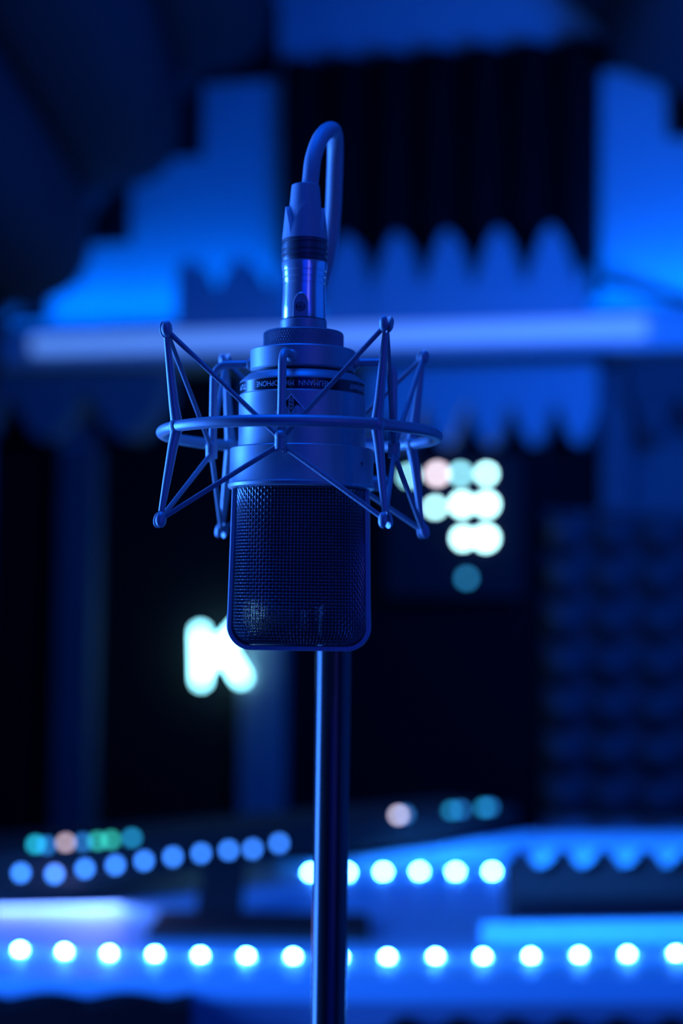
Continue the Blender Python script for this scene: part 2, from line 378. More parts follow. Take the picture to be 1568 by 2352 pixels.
# ---------------------------------------------------------------- glowing letter and lamp panel on the gable
def wpt(px, py, wd): u, z = on_wall(px, py, wd); return Vector((u, -wd, z))
kc = wpt(500, 1508, 0.06)
sg = thing('neon_sign', 'glowing white letter K sign on the black panel, lower left of the microphone', 'sign', WM @ Vector((kc.x, -0.036, kc.z)), WYAW)
def loc_(p, c=kc): return (p[0] - c.x, p[1] + 0.036, p[2] - c.z)
rt = 0.0105
mb = MB()
for a, b in (((460, 1452), (462, 1562)), ((470, 1530), (575, 1412)), ((508, 1480), (553, 1556))):
    A, B = Vector(loc_(wpt(*a, 0.06))), Vector(loc_(wpt(*b, 0.06)))
    mb.tube([A, B], rt, 14); mb.ball(A, rt); mb.ball(B, rt)
    
mb.build('letter_tube', 'neon_white', sg)['label'] = 'white glowing tube shaped as the letter K'
for p in ((460, 1470), (462, 1545), (545, 1446), (545, 1542)):
    q = loc_(wpt(*p, 0.06)); MB().tube([(q[0], q[1], q[2]), (q[0], 0, q[2])], 0.003, 8).build('standoff', 'black_plastic', sg)

mc = wpt(1050, 1190, 0.10)
mt = thing('lamp_panel', 'black wall panel of round white indicator lamps right of the microphone', 'indicator panel', WM @ Vector((mc.x, -0.036, mc.z)), WYAW)
def mloc(px, py, wd=0.07): p = wpt(px, py, wd); return (p.x - mc.x, p.y + 0.036, p.z - mc.z)
a = mloc(880, 1370); b = mloc(1200, 1042)
MB().box(a[0], b[0], -0.03, 0, a[2], b[2]).build('housing', 'mixer_black', mt, bevel=0.004)
lm = {}
for px, py, m, r_ in ((938, 1093, 'meter_soft', 7), (1003, 1088, 'meter_pink', 8), (1056, 1088, 'meter_soft', 7), (1116, 1088, 'meter_white', 7),
                      (998, 1165, 'meter_white', 6), (1060, 1158, 'meter_white', 10), (1116, 1158, 'meter_white', 10),
                      (1062, 1236, 'meter_white', 9), (1114, 1236, 'meter_white', 11), (1070, 1328, 'meter_teal', 6)):
    p = mloc(px, py, 0.072); key = (m, r_)
    if key not in lm: lm[key] = MB().ball((0, 0, 0), r_ * 0.00125, r_ * 0.0007, r_ * 0.00125).mesh('lamp', m)
    o = link('lamp', lm[key], mt, (p[0], -0.031, p[2]))
    if m in ('meter_pink', 'meter_teal'): o['label'] = 'pinkish lamp in the top row' if m == 'meter_pink' else 'dim teal lamp below the rest'

# ---------------------------------------------------------------- desk with light strips
ZT = CAM.z - 0.331
def tp(px, py, dz=0.0): return at_height(px, py, ZT + dz)
fl, fr = tp(-150, 2246), tp(1720, 2252); bl, br = tp(-150, 1985), tp(1720, 1985)
dk = thing('desk', 'white desk with a pale front panel edged by a row of small lights', 'desk', (0, 1.8, 0))
def dl(p): return (p.x, p.y - 1.8, p.z)
def polyslab(pts, z0, z1):
    n = len(pts); mb = MB(); mb.add([(p[0], p[1], z0) for p in pts] + [(p[0], p[1], z1) for p in pts],
           [tuple(range(n))[::-1], tuple(range(n, 2 * n))] + [(i, (i + 1) % n, (i + 1) % n + n, i + n) for i in range(n)]); return mb
q = [dl(fl), dl(fr), dl(br), dl(bl)]
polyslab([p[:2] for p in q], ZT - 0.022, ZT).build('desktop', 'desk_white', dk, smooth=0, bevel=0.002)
fdir = (fr - fl).normalized(); fn_ = Vector((-fdir.y, fdir.x, 0))     # into the desk
def strip_box(a, b, n_, t0, t1, z0, z1):
    a, b = Vector((a.x, a.y - 1.8, 0)), Vector((b.x, b.y - 1.8, 0))
    return polyslab([tuple((a + n_ * t0))[:2], tuple((b + n_ * t0))[:2], tuple((b + n_ * t1))[:2], tuple((a + n_ * t1))[:2]], z0, z1)
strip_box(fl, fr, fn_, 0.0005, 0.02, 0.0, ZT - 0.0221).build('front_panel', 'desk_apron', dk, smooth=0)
for p, nm in ((q[0], 1), (q[1], -1)):
    x = p[0] + 0.05 * nm
    MB().box(x - 0.015, x + 0.015, p[1] + 0.08, max(q[2][1], q[3][1]) - 0.05, 0, ZT - 0.0221).build('side_panel', 'desk_apron', dk, smooth=0)

dome = MB(); dome.lathe([(0.0032, 0), (0.0032, 0.0012), (0.0028, 0.0026), (0.0016, 0.0036), (0.0, 0.004)], 16)
DOME = dome.mesh('diode', 'diode', 60)
dome2 = MB(); dome2.lathe([(0.0032, 0), (0.0032, 0.0012), (0.0028, 0.0026), (0.0016, 0.0036), (0.0, 0.004)], 16)
DOME_H = dome2.mesh('diode', 'diode_hidden', 60)
def led_strip(pts, label, me=DOME, base=None):
    base = base or pts[0]; t = thing('led_strip', label, 'light strip', base, 0, 'light strips on the desk')
    L = [Vector(p) - Vector(base) for p in pts]
    d0 = (L[1] - L[0]) * 0.4; d1 = (L[-1] - L[-2]) * 0.4; path = [L[0] - d0] + L + [L[-1] + d1]
    mb = MB(); v = []; f = []
    for i, p in enumerate(path):
        tt = (path[min(i + 1, len(path) - 1)] - path[max(i - 1, 0)]).normalized(); nn = Vector((-tt.y, tt.x, 0)) * 0.005
        v += [p - nn, p + nn, p + nn + Vector((0, 0, 0.0012)), p - nn + Vector((0, 0, 0.0012))]
    for i in range(len(path) - 1):
        for k in range(4): f.append((i * 4 + k, i * 4 + (k + 1) % 4, i * 4 + 4 + (k + 1) % 4, i * 4 + 4 + k))
    mb.add(v, f); mb.build('tape', 'tape_white', t, smooth=0)
    for p in L: link('diode', me, t, p + Vector((0, 0, 0.0013)))
    return t
row1 = [(-57, 2180), (46, 2188), (148, 2192), (251, 2196), (355, 2198), (460, 2200), (566, 2202), (673, 2203), (781, 2204), (890, 2204),
        (1000, 2203), (1109, 2203), (1219, 2202), (1330, 2200), (1441, 2198), (1552, 2196), (1662, 2193)]
led_strip([tp(x, y, 0.0005) for x, y in row1], 'long strip of white lights along the front edge of the desk')
led_strip([tp(x, y, 0.006) - Vector((0, 0, 0.0055)) for x, y in ((714, 1999), (797, 1998), (880, 1997), (963, 1996), (1046, 1997), (1130, 1996))],
          'short strip of large white lights at the back of the desk, right of the pole')

# tapered upstand at the back of the desk
def standing(name, m, a, b, z0a, tops, thick, label, cat):
    """board standing on the desk between two desk points, its top outline given as pixels at the board"""
    d = (b - a); L = d.length; d = d / L; nrm = Vector((-d.y, d.x, 0)); pr = []
    for px, py in tops:
        rr = ray(px, py); t = (a - CAM).dot(nrm) / rr.dot(nrm); P = CAM + rr * t; pr.append(((P - a).dot(d), P.z - a.z))
    prof = [(0, 0), (L, 0)] + pr[::-1]
    mb = MB().prism([(x, z) for x, z in prof], 0, thick)
    return tag(mb.build(name, m, None, a, (0, 0, math.atan2(d.y, d.x)), 0), label, cat)
a, b = tp(640, 1992, 0.0005), tp(1232, 1988, 0.0005)
standing('upstand_board', 'desk_white', a, b, 0, [(640, 1986), (800, 1978), (1232, 1912)], 0.012, 'white tapered board at the back of the desk behind the large lights', 'board')
# foam standing behind the front lights, on the right
a, b = tp(1110, 2172, 0.0005), tp(1690, 2166, 0.0005)
standing('plinth_board', 'desk_white', a, b, 0, [(1110, 2120), (1690, 2112)], 0.012, 'low white board behind the front lights below the dark toothed foam', 'board')
a, b = tp(1180, 2150, 0.0005), tp(1690, 2146, 0.0005)
tops = []
for i in range(0, 205):
    px = 1180 + i * 2.5; tops.append((px, 2004 - 44 * (1 - abs(math.sin(PI * (px - 1212) / 98.0)) ** 0.8)))
standing('foam_block', 'foam_dark', a, b, 0, tops, 0.05, 'dark foam block with toothed top standing at the right end of the desk', 'foam')
a, b = tp(1226, 2070, 0.0005), tp(1700, 2066, 0.0005)
standing('upstand_board', 'desk_white', a, b, 0, [(1226, 1914), (1700, 1912)], 0.012, 'white board standing behind the dark toothed foam on the right', 'board')
d = (b - a).normalized(); nrm = Vector((-d.y, d.x, 0)); pts = []
for px in (1265, 1365, 1465, 1565, 1660):
    rr = ray(px, 2016); a2 = a - nrm * 0.0065; t = (a2 - CAM).dot(nrm) / rr.dot(nrm); pts.append(CAM + rr * t)
t = led_strip(pts, 'light strip fixed to the white board behind the dark toothed foam', DOME_H)
# ---------------------------------------------------------------- long low mixer on a stand
mz = CAM.z - 0.262
ml, mr = at_height(-60, 1958, mz), at_height(1166, 1852, mz)
mdir = Vector((mr.x - ml.x, mr.y - ml.y, 0)); mlen = mdir.length; mdir /= mlen; mn = Vector((-mdir.y, mdir.x, 0))
mx_ = thing('mixer', 'long black mixer on a low stand with small coloured lamps on top', 'mixer', (ml.x, ml.y, ZT), math.atan2(mdir.y, mdir.x))
def mlocal(P): v = P - Vector((ml.x, ml.y, ZT)); return Vector((v.dot(mdir), v.dot(mn), v.z))
top = mz - ZT
MB().prism([(0, top - 0.045), (mlen, top - 0.030), (mlen, top), (0, top)], -0.02, 0.12).build('case', 'mixer_black', mx_, bevel=0.003, smooth=0)
LM = {}
def lampmesh(m, r_, h=0.6):
    if (m, r_) not in LM: LM[(m, r_)] = MB().ball((0, 0, 0), r_, r_ * h, r_).mesh('lamp', m)
    return LM[(m, r_)]
for px, py, m in ((82, 1940, 'lamp_teal'), (115, 1944, 'lamp_dim'), (151, 1936, 'lamp_orange'), (195, 1936, 'lamp_dim'), (228, 1933, 'lamp_green'), (262, 1931, 'lamp_green'),
                  (303, 1925, 'lamp_cyan'), (917, 1873, 'lamp_pink'), (935, 1872, 'lamp_dim'), (1050, 1864, 'lamp_cyan'), (1070, 1862, 'lamp_dim'), (1120, 1857, 'lamp_cyan'), (1136, 1856, 'lamp_dim')):
    P = mlocal(at_height(px, py, mz + 0.003)); 
    o = link('lamp', lampmesh(m, 0.0045, 1.0), mx_, (P.x, max(-0.015, min(0.115, P.y)), top + 0.003))
for px, py in ((48, 2005), (125, 2008), (195, 1995), (265, 1987), (331, 1977), (397, 1968), (462, 1960), (525, 1953), (580, 1950), (641, 1937)):
    o0 = Vector((ml.x, ml.y, 0)) - mn * 0.0215; rr = ray(px, py); t = (Vector((o0.x, o0.y, 0)) - CAM).dot(mn) / rr.dot(mn); P = mlocal(CAM + rr * t)
    link('front_lamp', lampmesh('lamp_blue', 0.0050, 0.5), mx_, P)['label'] = 'blue round lamp on the front edge'
# feet under the mixer
for fx in (0.012, mlen - 0.06):
    for fy in (0.0, 0.10):
        MB().lathe([(0, 0.0004), (0.010, 0.0004), (0.011, 0.002), (0.011, top - 0.044), (0, top - 0.044)], 24, cx=fx, cy=fy).build('foot', 'mixer_black', mx_)
# small black stand in front of the mixer: flat foot and slanted neck
n0, n1 = tp(446, 2118), tp(556, 2114); nt = at_depth(500, 1985, n0.y + 0.10)
dsk = thing('desk_stand', 'small black stand with wide neck and flat foot in front of the mixer', 'stand', ((n0.x + n1.x) / 2, n0.y, ZT))
hw = (n1.x - n0.x) / 2; hgt = nt.z - ZT
mb = MB(); v = []
for zz, yy in ((0.0075, 0.0), (hgt, 0.095)):
    for x in (-hw, hw):
        for dy in (0, 0.012): v.append((x, yy + dy, zz))
mb.add(v, [(0, 1, 3, 2), (4, 6, 7, 5), (0, 4, 5, 1), (2, 3, 7, 6), (0, 2, 6, 4), (1, 5, 7, 3)])
mb.build('neck', 'mixer_black', dsk, bevel=0.003, smooth=0)
f0, f1, f2 = tp(335, 2158), tp(850, 2150), tp(500, 2112)
MB().box(f0.x - dsk.location.x, f1.x - dsk.location.x, f0.y - n0.y, f2.y - n0.y + 0.012, 0.0003, 0.0075).build('foot_plate', 'mixer_black', dsk, bevel=0.002)
area('mixer_under_lamp', tuple(tp(50, 2040, 0.0235)), tuple(tp(50, 2100, 0)), 0.22, 0.09, 0.75, (0.32, 0.34, 1.0))
# foam on the desk's front
def apron_foam(xa, xb, tips, val, phase, pitch, m, label):
    a = fl + fn_ * 0.0; pr = []; P0 = None
    def hit(px, py):
        rr = ray(px, py); t = (a - CAM).dot(fn_) / rr.dot(fn_); P = CAM + rr * t; return ((P - a).dot(fdir), P.z)
    x0, x1 = hit(xa, 2330)[0], hit(xb, 2330)[0]; n = 120
    for i in range(n + 1):
        px = xa + (xb - xa) * i / n; py = val - (val - tips) * abs(math.sin(PI * (px - phase) / pitch)) ** 1.2
        pr.append(hit(px, py))
    xc = (x0 + x1) / 2; zb_ = 0.55
    prof = [(pr[0][0] - xc, 0), (pr[-1][0] - xc, 0)] + [(x - xc, z - zb_) for x, z in pr[::-1]]
    o = a + fdir * xc
    tag(MB().prism(prof, -0.05, -0.0005).build('acoustic_foam', m, None, (o.x, o.y, zb_), (0, 0, math.atan2(fdir.y, fdir.x)), 50), label, 'foam panel')
apron_foam(860, 1640, 2332, 2375, 869, 122, 'foam_black', 'black toothed foam panel on the desk front, right of the pole')
apron_foam(-60, 440, 2276, 2290, 20, 180, 'foam_black', 'black foam panel on the desk front at the lower left')

# ================================================================ the microphone (lengths in mm, scaled to metres)
M0 = at_depth(692, 1100, 0.784)
K = 0.001
mic = thing('microphone', 'large nickel studio microphone hanging upside down in its cradle', 'microphone', M0, R(-2))
def mpart(mb, name, m, parent=mic, smooth=35): return mb.scaled(K).build(name, m, parent, smooth=smooth)
# body
mpart(MB().lathe([(0.0, 12), (29.3, 12), (29.3, 37.6), (29.0, 38.0), (28.6, 38.0), (28.6, 43.4), (29.1, 43.4), (28.9, 44.2), (25.4, 47.4), (24.2, 47.9), (0.0, 47.9)], 128), 'body', 'matte_nickel')
# collar with its lip
mpart(MB().lathe([(0, 13.6), (31.6, 13.6), (32.6, 13.5), (33.0, 13.0), (33.1, -2.2), (33.8, -3.2), (33.6, -4.6), (32.0, -5.3), (30.0, -5.0), (30.0, -3.6), (0, -3.6)], 128), 'collar', 'matte_nickel')
for i, th in enumerate((58, -98)):
    a = R(th); c = Vector((33.05 * math.sin(a), -33.05 * math.cos(a), 5.8)); Mr = Matrix.Rotation(a, 3, 'Z')
    mb = MB(); prof = [(0.0, 0.15), (1.2, 0.15), (1.9, 0.1), (2.1, -0.4)]
    tmp = MB().lathe(prof, 24); mb.add([c + Mr @ Vector((x, -z, y)) for x, y, z in tmp.v], tmp.f)
    s_ = mpart(mb, 'screw', 'mount_metal')
    mb = MB()
    for bx in ((-1.3, 1.3, -0.25, 0.25), (-0.25, 0.25, -1.3, 1.3)):
        tmp = MB().box(bx[0], bx[1], -0.22, 0.0, bx[2], bx[3]); mb.add([c + Mr @ Vector(p) for p in tmp.v], tmp.f)
    mpart(mb, 'cross_slot', 'groove_black', s_, 0)
# label band
lb = mpart(MB().lathe([(28.7, 38.3), (28.95, 38.3), (28.95, 43.2), (28.7, 43.2)], 128), 'label_band', 'label_black')
def text_mesh(body, size, thick=0.0):
    c = bpy.data.curves.new('t', 'FONT'); c.body = body; c.size = size; c.align_x = 'CENTER'; c.align_y = 'CENTER'
    o = bpy.data.objects.new('t', c); COL.objects.link(o); bpy.context.view_layer.update()
    dg = bpy.context.evaluated_depsgraph_get(); me = bpy.data.meshes.new_from_object(o.evaluated_get(dg))
    v = [tuple(p.co) for p in me.vertices]; f = [tuple(p.vertices) for p in me.polygons]
    bpy.data.objects.remove(o); bpy.data.curves.remove(c); bpy.data.meshes.remove(me); return v, f
def ring_text(mb, body, th0, th1, rad, zc, height):
    v, f = text_mesh(body, 1.0); xs = [p[0] for p in v]; ys = [p[1] for p in v]
    x0, x1, y0, y1 = min(xs), max(xs), min(ys), max(ys); out = []
    for x, y, z in v:
        th = R(th1 + (th0 - th1) * (x - x0) / (x1 - x0)); zz = zc - height * ((y - y0) / (y1 - y0) - 0.5)
        out.append((rad * math.sin(th), -rad * math.cos(th), zz))
    mb.add(out, f)
mb = MB(); DT = 2
for body, t0, t1 in (('NEUMANN', -2.3 + DT, 27 + DT), ('MICROPHONE', -44.5 + DT, -6.6 + DT), ('GERMANY', 48 + DT, 77 + DT), ('TLM', -78 + DT, -61 + DT)):
    ring_text(mb, body, t0, t1, 29.05, 40.75, 2.35)
mpart(mb, 'lettering', 'print_white', lb, 0)['label'] = 'white upside-down lettering around the band'
# diamond badge on the body
DB = R(-8.6 + DT)
def cyl(x, z, rad=29.42):
    th = DB + x / 29.4; return (rad * math.sin(th), -rad * math.cos(th), z)
mb = MB(); Zc, Hx, Hz = 27.6, 7.2, 8.0
def rhomb(s): return [(0, Hz * s), (Hx * s, 0), (0, -Hz * s), (-Hx * s, 0)]
def strip2(mb, a, b, wd, rad=29.42, n=8):
    a, b = Vector(a), Vector(b); d = (b - a).normalized(); nn = Vector((-d.y, d.x)) * wd / 2; v = []
    for i in range(n + 1):
        p = a + (b - a) * i / n
        for q in (p - nn, p + nn): v.append(cyl(q.x, Zc + q.y, rad))
    mb.add(v, [(2 * i, 2 * i + 1, 2 * i + 3, 2 * i + 2) for i in range(n)])
plate = MB(); v = [cyl(0, Zc, 29.34)]; rr_ = rhomb(1.02); n = 10
for i in range(4):
    a, b = Vector(rr_[i]), Vector(rr_[(i + 1) % 4])
    for j in range(n): p = a + (b - a) * j / n; v.append(cyl(p.x, Zc + p.y, 29.34))
plate.add(v, [(0, 1 + i, 1 + (i + 1) % (4 * n)) for i in range(4 * n)])
bd = mpart(plate, 'badge', 'label_black', mic, 60); bd['label'] = 'small dark diamond badge with silver outline and stacked letters'
rr_ = rhomb(1.0)
for i in range(4): strip2(mb, rr_[i], rr_[(i + 1) % 4], 0.62)
for s in (-1, 1): strip2(mb, (1.0 * s, -6.7), (1.0 * s, 6.3), 0.22)
for z in (-6.7, 6.3): strip2(mb, (-1.0, z), (1.0, z), 0.22, n=2)
for rad_ in (2.2, 3.0, 3.8):
    for s in (-1, 1):
        pts = [(s * (1.2 + rad_ * 0.75 * math.cos(t)), rad_ * 0.8 * math.sin(t) + 0.6) for t in [R(-60 + 12 * i) for i in range(11)]]
        for p, q in zip(pts, pts[1:]): strip2(mb, p, q, 0.22, n=1)
for i, ch in enumerate('NEUMANN'):
    v, f = text_mesh(ch, 1.9); zc = -5.7 + i * 1.83
    mb.add([cyl(-x, Zc + zc - y, 29.42) for x, y, z in v], f)
mpart(mb, 'badge_lettering', 'print_silver', bd, 0)
# grille head
def half_w(z):
    a = 29.3 + (-4 - z) * 0.020; zc = -67.0
    if z < zc: t = min(1, (zc - z) / 9.2); a -= 9.0 * (1 - math.sqrt(max(0, 1 - t * t)))
    return a
def half_d(z):
    b = 22.0; zc = -58.0
    if z < zc: t = min(1, (zc - z) / 18.2); b = 5 + 17.0 * math.sqrt(max(0, 1 - t * t))
    return b
def skin(ph, z, off=0.0):       # ph 0..1 across the front
    a = PI * (0.03 + 0.94 * ph); n = 0.72
    x = -math.copysign(abs(math.cos(a)) ** n, math.cos(a)); y = -abs(math.sin(a)) ** 0.9
    A, B = half_w(z) + off, half_d(z) + off
    return Vector((x * A, y * B, z))
mb = MB(); NV, NH = 38, 48; zs0, zs1 = -4.5, -76.0; amp = 0.24; rw = 0.21
def wire(pts, seg=4): mb.tube(pts, rw, seg, caps=False)
# even spacing across x
import bisect
tab = [i / 400 for i in range(401)]; xt = []; acc = 0; last = skin(0, -30)
for t in tab:
    p = skin(t, -30); acc += (p - last).length; xt.append(acc); last = p
def even(s):
    L = xt[-1] * s; i = min(max(bisect.bisect_left(xt, L), 1), 400); f = (L - xt[i - 1]) / max(1e-9, xt[i] - xt[i - 1]); return tab[i - 1] + f / 400
NV = int(round(xt[-1] / 1.55))
ends = [(-67 - 9.0 * math.sin(i / 9 * PI / 2)) for i in range(10)]
for sgn in (1, -1):
    for i in range(NV):
        s = even((i + 0.5) / NV); pts = []
        for j in range(2 * NH + 1):
            z = zs0 + (zs1 - zs0) * j / (2 * NH)
            p = skin(s, z, amp * math.sin(PI * j / 2) * (1 if i % 2 else -1) if j % 2 else 0); p.y *= sgn; pts.append(p)
        wire(pts)
    for j in range(NH):
        z = zs0 + (zs1 - zs0) * (j + 0.5) / NH; pts = []
        for i in range(NV):
            up = 1 if (i + j) % 2 == 0 else -1
            p = skin(even((i + 0.5) / NV), z, -amp * (1 if ((i % 2) == 1) == (j % 2 == 0) else -1)); p.y *= sgn; pts.append(p)
        wire(pts)
mpart(mb, 'grille_mesh', 'mesh_wire', mic, 80)['label'] = 'woven wire mesh of the head'
mb = MB(); PI_ = 0.72; nv2 = int(xt[-1] / PI_); nh2 = int(71.5 / PI_)
for sgn in (1, -1):
    for i in range(nv2):
        s_ = even((i + 0.5) / nv2); pts = []
        for j in range(25):
            p = skin(s_, zs0 + (zs1 - zs0) * j / 24, -1.0); p.y *= sgn; pts.append(p)
        mb.tube(pts, 0.215, 3, caps=False)
    for j in range(nh2):
        z = zs0 + (zs1 - zs0) * (j + 0.5) / nh2; pts = []
        for i in range(31):
            p = skin(even(i / 30), z, -1.15); p.y *= sgn; pts.append(p)
        mb.tube(pts, 0.215, 3, caps=False)
mpart(mb, 'inner_mesh', 'fine_mesh', mic, 80)['label'] = 'finer dark mesh behind the outer wires'
# U-shaped frame of the head
path = [(-30.2, -4)]; path += [(-30.2 - 0.02 * (-4 - z), z) for z in (-20, -40, -60)]
cx, cz, cr = 21.8, -67.8, 9.8
for i in range(13): a = PI + i / 12 * PI / 2; path.append((-cx + cr * math.cos(a), cz + cr * math.sin(a)))
for i in range(13): a = 1.5 * PI + i / 12 * PI / 2; path.append((cx + cr * math.cos(a), cz + cr * math.sin(a)))
path += [(30.2 + 0.02 * (-4 - z), z) for z in (-60, -40, -20)] + [(30.2, -4)]
sec = [(-1.1, -5.5), (-0.8, -6.1), (0.9, -6.1), (1.2, -5.5), (1.2, -1.0), (0.8, -0.6), (0.8, 0.6), (1.2, 1.0), (1.2, 5.5), (0.9, 6.1), (-0.8, 6.1), (-1.1, 5.5)]
mb = MB(); v = []; f = []; m_ = len(sec)
for i, p in enumerate(path):
    a, b = Vector(path[max(i - 1, 0)]), Vector(path[min(i + 1, len(path) - 1)]); t = (b - a).normalized(); nn = Vector((t.y, -t.x))
    if nn.dot(Vector(p) - Vector((0, -40))) < 0: nn = -nn
    for r_, y in sec: v.append((p[0] + nn.x * r_, y, p[1] + nn.y * r_))
for i in range(len(path) - 1):
    for k in range(m_): f.append((i * m_ + k, i * m_ + (k + 1) % m_, (i + 1) * m_ + (k + 1) % m_, (i + 1) * m_ + k))
f += [tuple(range(m_)), tuple(range((len(path) - 1) * m_, len(path) * m_))]
mb.add(v, f); mpart(mb, 'grille_frame', 'matte_nickel', mic, 40)
# capsule inside
mb = MB(); tmp = MB().lathe([(0, -5), (17.5, -5), (20.5, -4), (20.5, 4), (17.5, 5), (0, 5)], 64)
mb.add([(x, z, y - 40) for x, y, z in tmp.v], tmp.f); mb.box(-16, 16, -3, 3, -24, -3.7)
cap_ = mpart(mb, 'capsule', 'capsule', mic)
for i in range(24):
    a = 2 * PI * (i + 0.5) / 24; mb = MB(); tmp = MB().lathe([(0, 0), (0.9, 0), (0.9, 0.5), (0.6, 0.8), (0, 0.8)], 12)
    mb.add([(18.2 * math.cos(a) + x, -4.7 - z, -40 + 18.2 * math.sin(a) + y) for x, y, z in tmp.v], tmp.f); mpart(mb, 'capsule_screw', 'chrome', cap_)

# ---------------------------------------------------------------- cradle (shock mount)
sm = thing('shock_mount', 'grey metal spider cradle with elastic cords holding the microphone', 'microphone mount', M0, 0)
def spart(mb, name, m='mount_metal', parent=sm, smooth=35): return mb.scaled(K).build(name, m, parent, smooth=smooth)
spart(MB().lathe([(0, 49.0), (23.4, 49.0), (24.3, 50.0), (24.4, 58.6), (23.9, 59.2), (0, 59.2)], 128), 'cup')
spart(MB().lathe([(20, 48.2), (24.0, 48.2), (24.0, 48.8), (20, 48.8)], 96), 'rubber_ring', 'groove_black')
# knurled nut: diamond pattern cut in the rim
mb = MB(); NS, NZ = 540, 18
mb.lathe([(0, 59.3), (18.2, 59.3), (18.4, 59.6)], 96)
v = []; f = []
for j in range(NZ + 1):
    for i in range(NS):
        a = 2 * PI * i / NS; zz = 59.6 + 7.6 * j / NZ; kk = min(abs(math.sin(a * 45 + j * PI / 6)), abs(math.sin(a * 45 - j * PI / 6)))
        r_ = 18.0 + 0.75 * (kk if 0 < j < NZ else 0); v.append((r_ * math.cos(a), r_ * math.sin(a), zz))
for j in range(NZ):
    for i in range(NS): f.append((j * NS + i, j * NS + (i + 1) % NS, (j + 1) * NS + (i + 1) % NS, (j + 1) * NS + i))
mb.add(v, f); mb.lathe([(18.4, 67.2), (17.8, 67.7), (0, 67.7)], 96)
spart(mb, 'knurled_nut', 'mount_metal', smooth=50)
spart(MB().lathe([(0, 67.8), (10.7, 67.8), (10.8, 68.2), (10.7, 73.0), (10.3, 73.3), (0, 73.3)], 64), 'connector_socket', 'mount_metal')
# outer ring
RC = Vector((-1.0, 0, 20.0)); RR = 63.4
spart(MB().tube([(RC.x + RR * math.cos(2 * PI * i / 120), RR * math.sin(2 * PI * i / 120), RC.z) for i in range(121)], 2.6, 16, caps=False), 'outer_ring')
OUT = [212, 303, 33, 124]; INN = [259, 349, 79, 169]
def fork(mb, c, axis, tang, size=1.0):
    """slotted knob: two halves either side of the slot"""
    ez = Vector(axis).normalized(); ex = (Vector(tang) - ez * Vector(tang).dot(ez)).normalized(); ey = ez.cross(ex)
    Mx = Matrix((ex, ey, ez)).transposed()
    for h in (1, -1): mb.ball(c, 2.5 * size, 2.6 * size, 3.7 * size, 20, 12, Mx, h, 0.75 * size)
tips = []
for d in OUT:
    a = R(d); rad = Vector((math.cos(a), math.sin(a), 0)); tan = Vector((-math.sin(a), math.cos(a), 0))
    nd = RC + rad * RR; up = RC + rad * (RR + 5.5) + Vector((0, 0, 39)); dn = RC + rad * (RR + 6.5) + Vector((0, 0, -38))
    mb = MB()
    P = [dn, dn.lerp(nd, 0.35), dn.lerp(nd, 0.75), nd + Vector((0, 0, -3)) + rad * 0.1, nd + Vector((0, 0, 3)) + rad * 0.1, nd.lerp(up, 0.25), nd.lerp(up, 0.65), up]
    mb.tube(P, [1.35, 1.85, 2.25, 2.6, 2.6, 2.25, 1.85, 1.35], 16, up=tan)
    mb.ball(nd, 3.5, 3.5, 3.9)
    po = spart(mb, 'post', smooth=50)
    mb = MB(); tu = up + (up - nd).normalized() * 3.6; td = dn + (dn - nd).normalized() * 3.6
    fork(mb, tu, up - nd, tan); k1 = spart(mb, 'slotted_knob', parent=po, smooth=40)
    mb = MB(); fork(mb, td, dn - nd, tan); spart(mb, 'slotted_knob', parent=po, smooth=40)
    tips.append((tu, td))
# inner arms bent down from the cup
knobs = []
for d in INN:
    a = R(d); rad = Vector((math.cos(a), math.sin(a), 0)); tan = Vector((-math.sin(a), math.cos(a), 0)); rk = 42.5; zt_ = 53.5; br_ = 6.5
    P = [rad * 23.8 + Vector((0, 0, zt_)), rad * (rk - br_) + Vector((0, 0, zt_))]
    for i in range(1, 9): t = i / 8 * PI / 2; P.append(rad * (rk - br_ + br_ * math.sin(t)) + Vector((0, 0, zt_ - br_ + br_ * math.cos(t))))
    P += [rad * rk + Vector((0, 0, 30)), rad * rk + Vector((0, 0, 16))]
    mb = MB().tube(P, 1.9, 14); mb.ball(rad * 24.4 + Vector((0, 0, zt_)), 3.0, 3.0, 3.0)
    arm = spart(mb, 'arm', smooth=50)
    kb = rad * (rk + 0.5) + Vector((0, 0, 13.2)); mb = MB()
    mb.ball(kb + Vector((0, 0, 2.2)), 2.9, 2.9, 2.9); mb.tube([kb + Vector((0, 0, 2)), kb + Vector((0, 0, -3.6))], 2.75, 18)
    for s in (1, -1): mb.tube([kb + tan * 1.6 * s + Vector((0, 0, -2)), kb + tan * 2.1 * s + rad * 1.0 + Vector((0, 0, -5.0))], [1.5, 0.9], 10)
    spart(mb, 'knob', parent=arm, smooth=50); knobs.append(kb)
# elastic cords: every inner knob is strung to the four nearest post ends
for i, kb in enumerate(knobs):
    for j in (i, (i + 1) % 4):
        for e in (0, 1):
            tpn = tips[j][e]; dv = (tpn - kb).normalized(); A = kb + dv * 2.4 + Vector((0, 0, 1.0 if e == 0 else -1.2)); B = tpn + dv * 0.4
            pts = [A.lerp(B, q / 10) for q in range(11)]
            spart(MB().tube(pts, 1.15, 10), 'elastic_cord', 'cord_fabric', smooth=60)
# bracket at the back towards the pole
POLE = at_depth(760, 1900, 0.872); pv = (POLE - M0) / K
yb = pv.y
mb = MB().box(8, 38, RR - 1.0, RR + 4.5, 14.0, 26.0); mb.box(pv.x - 8, pv.x + 8, RR + 3, yb - 9.2, 0, 24)
br = spart(mb, 'bracket', smooth=0)
spart(MB().tube([(pv.x - 16, yb - 12, 4), (pv.x + 26, yb - 12, 4)], 3.6, 20), 'clamp_screw', parent=br)

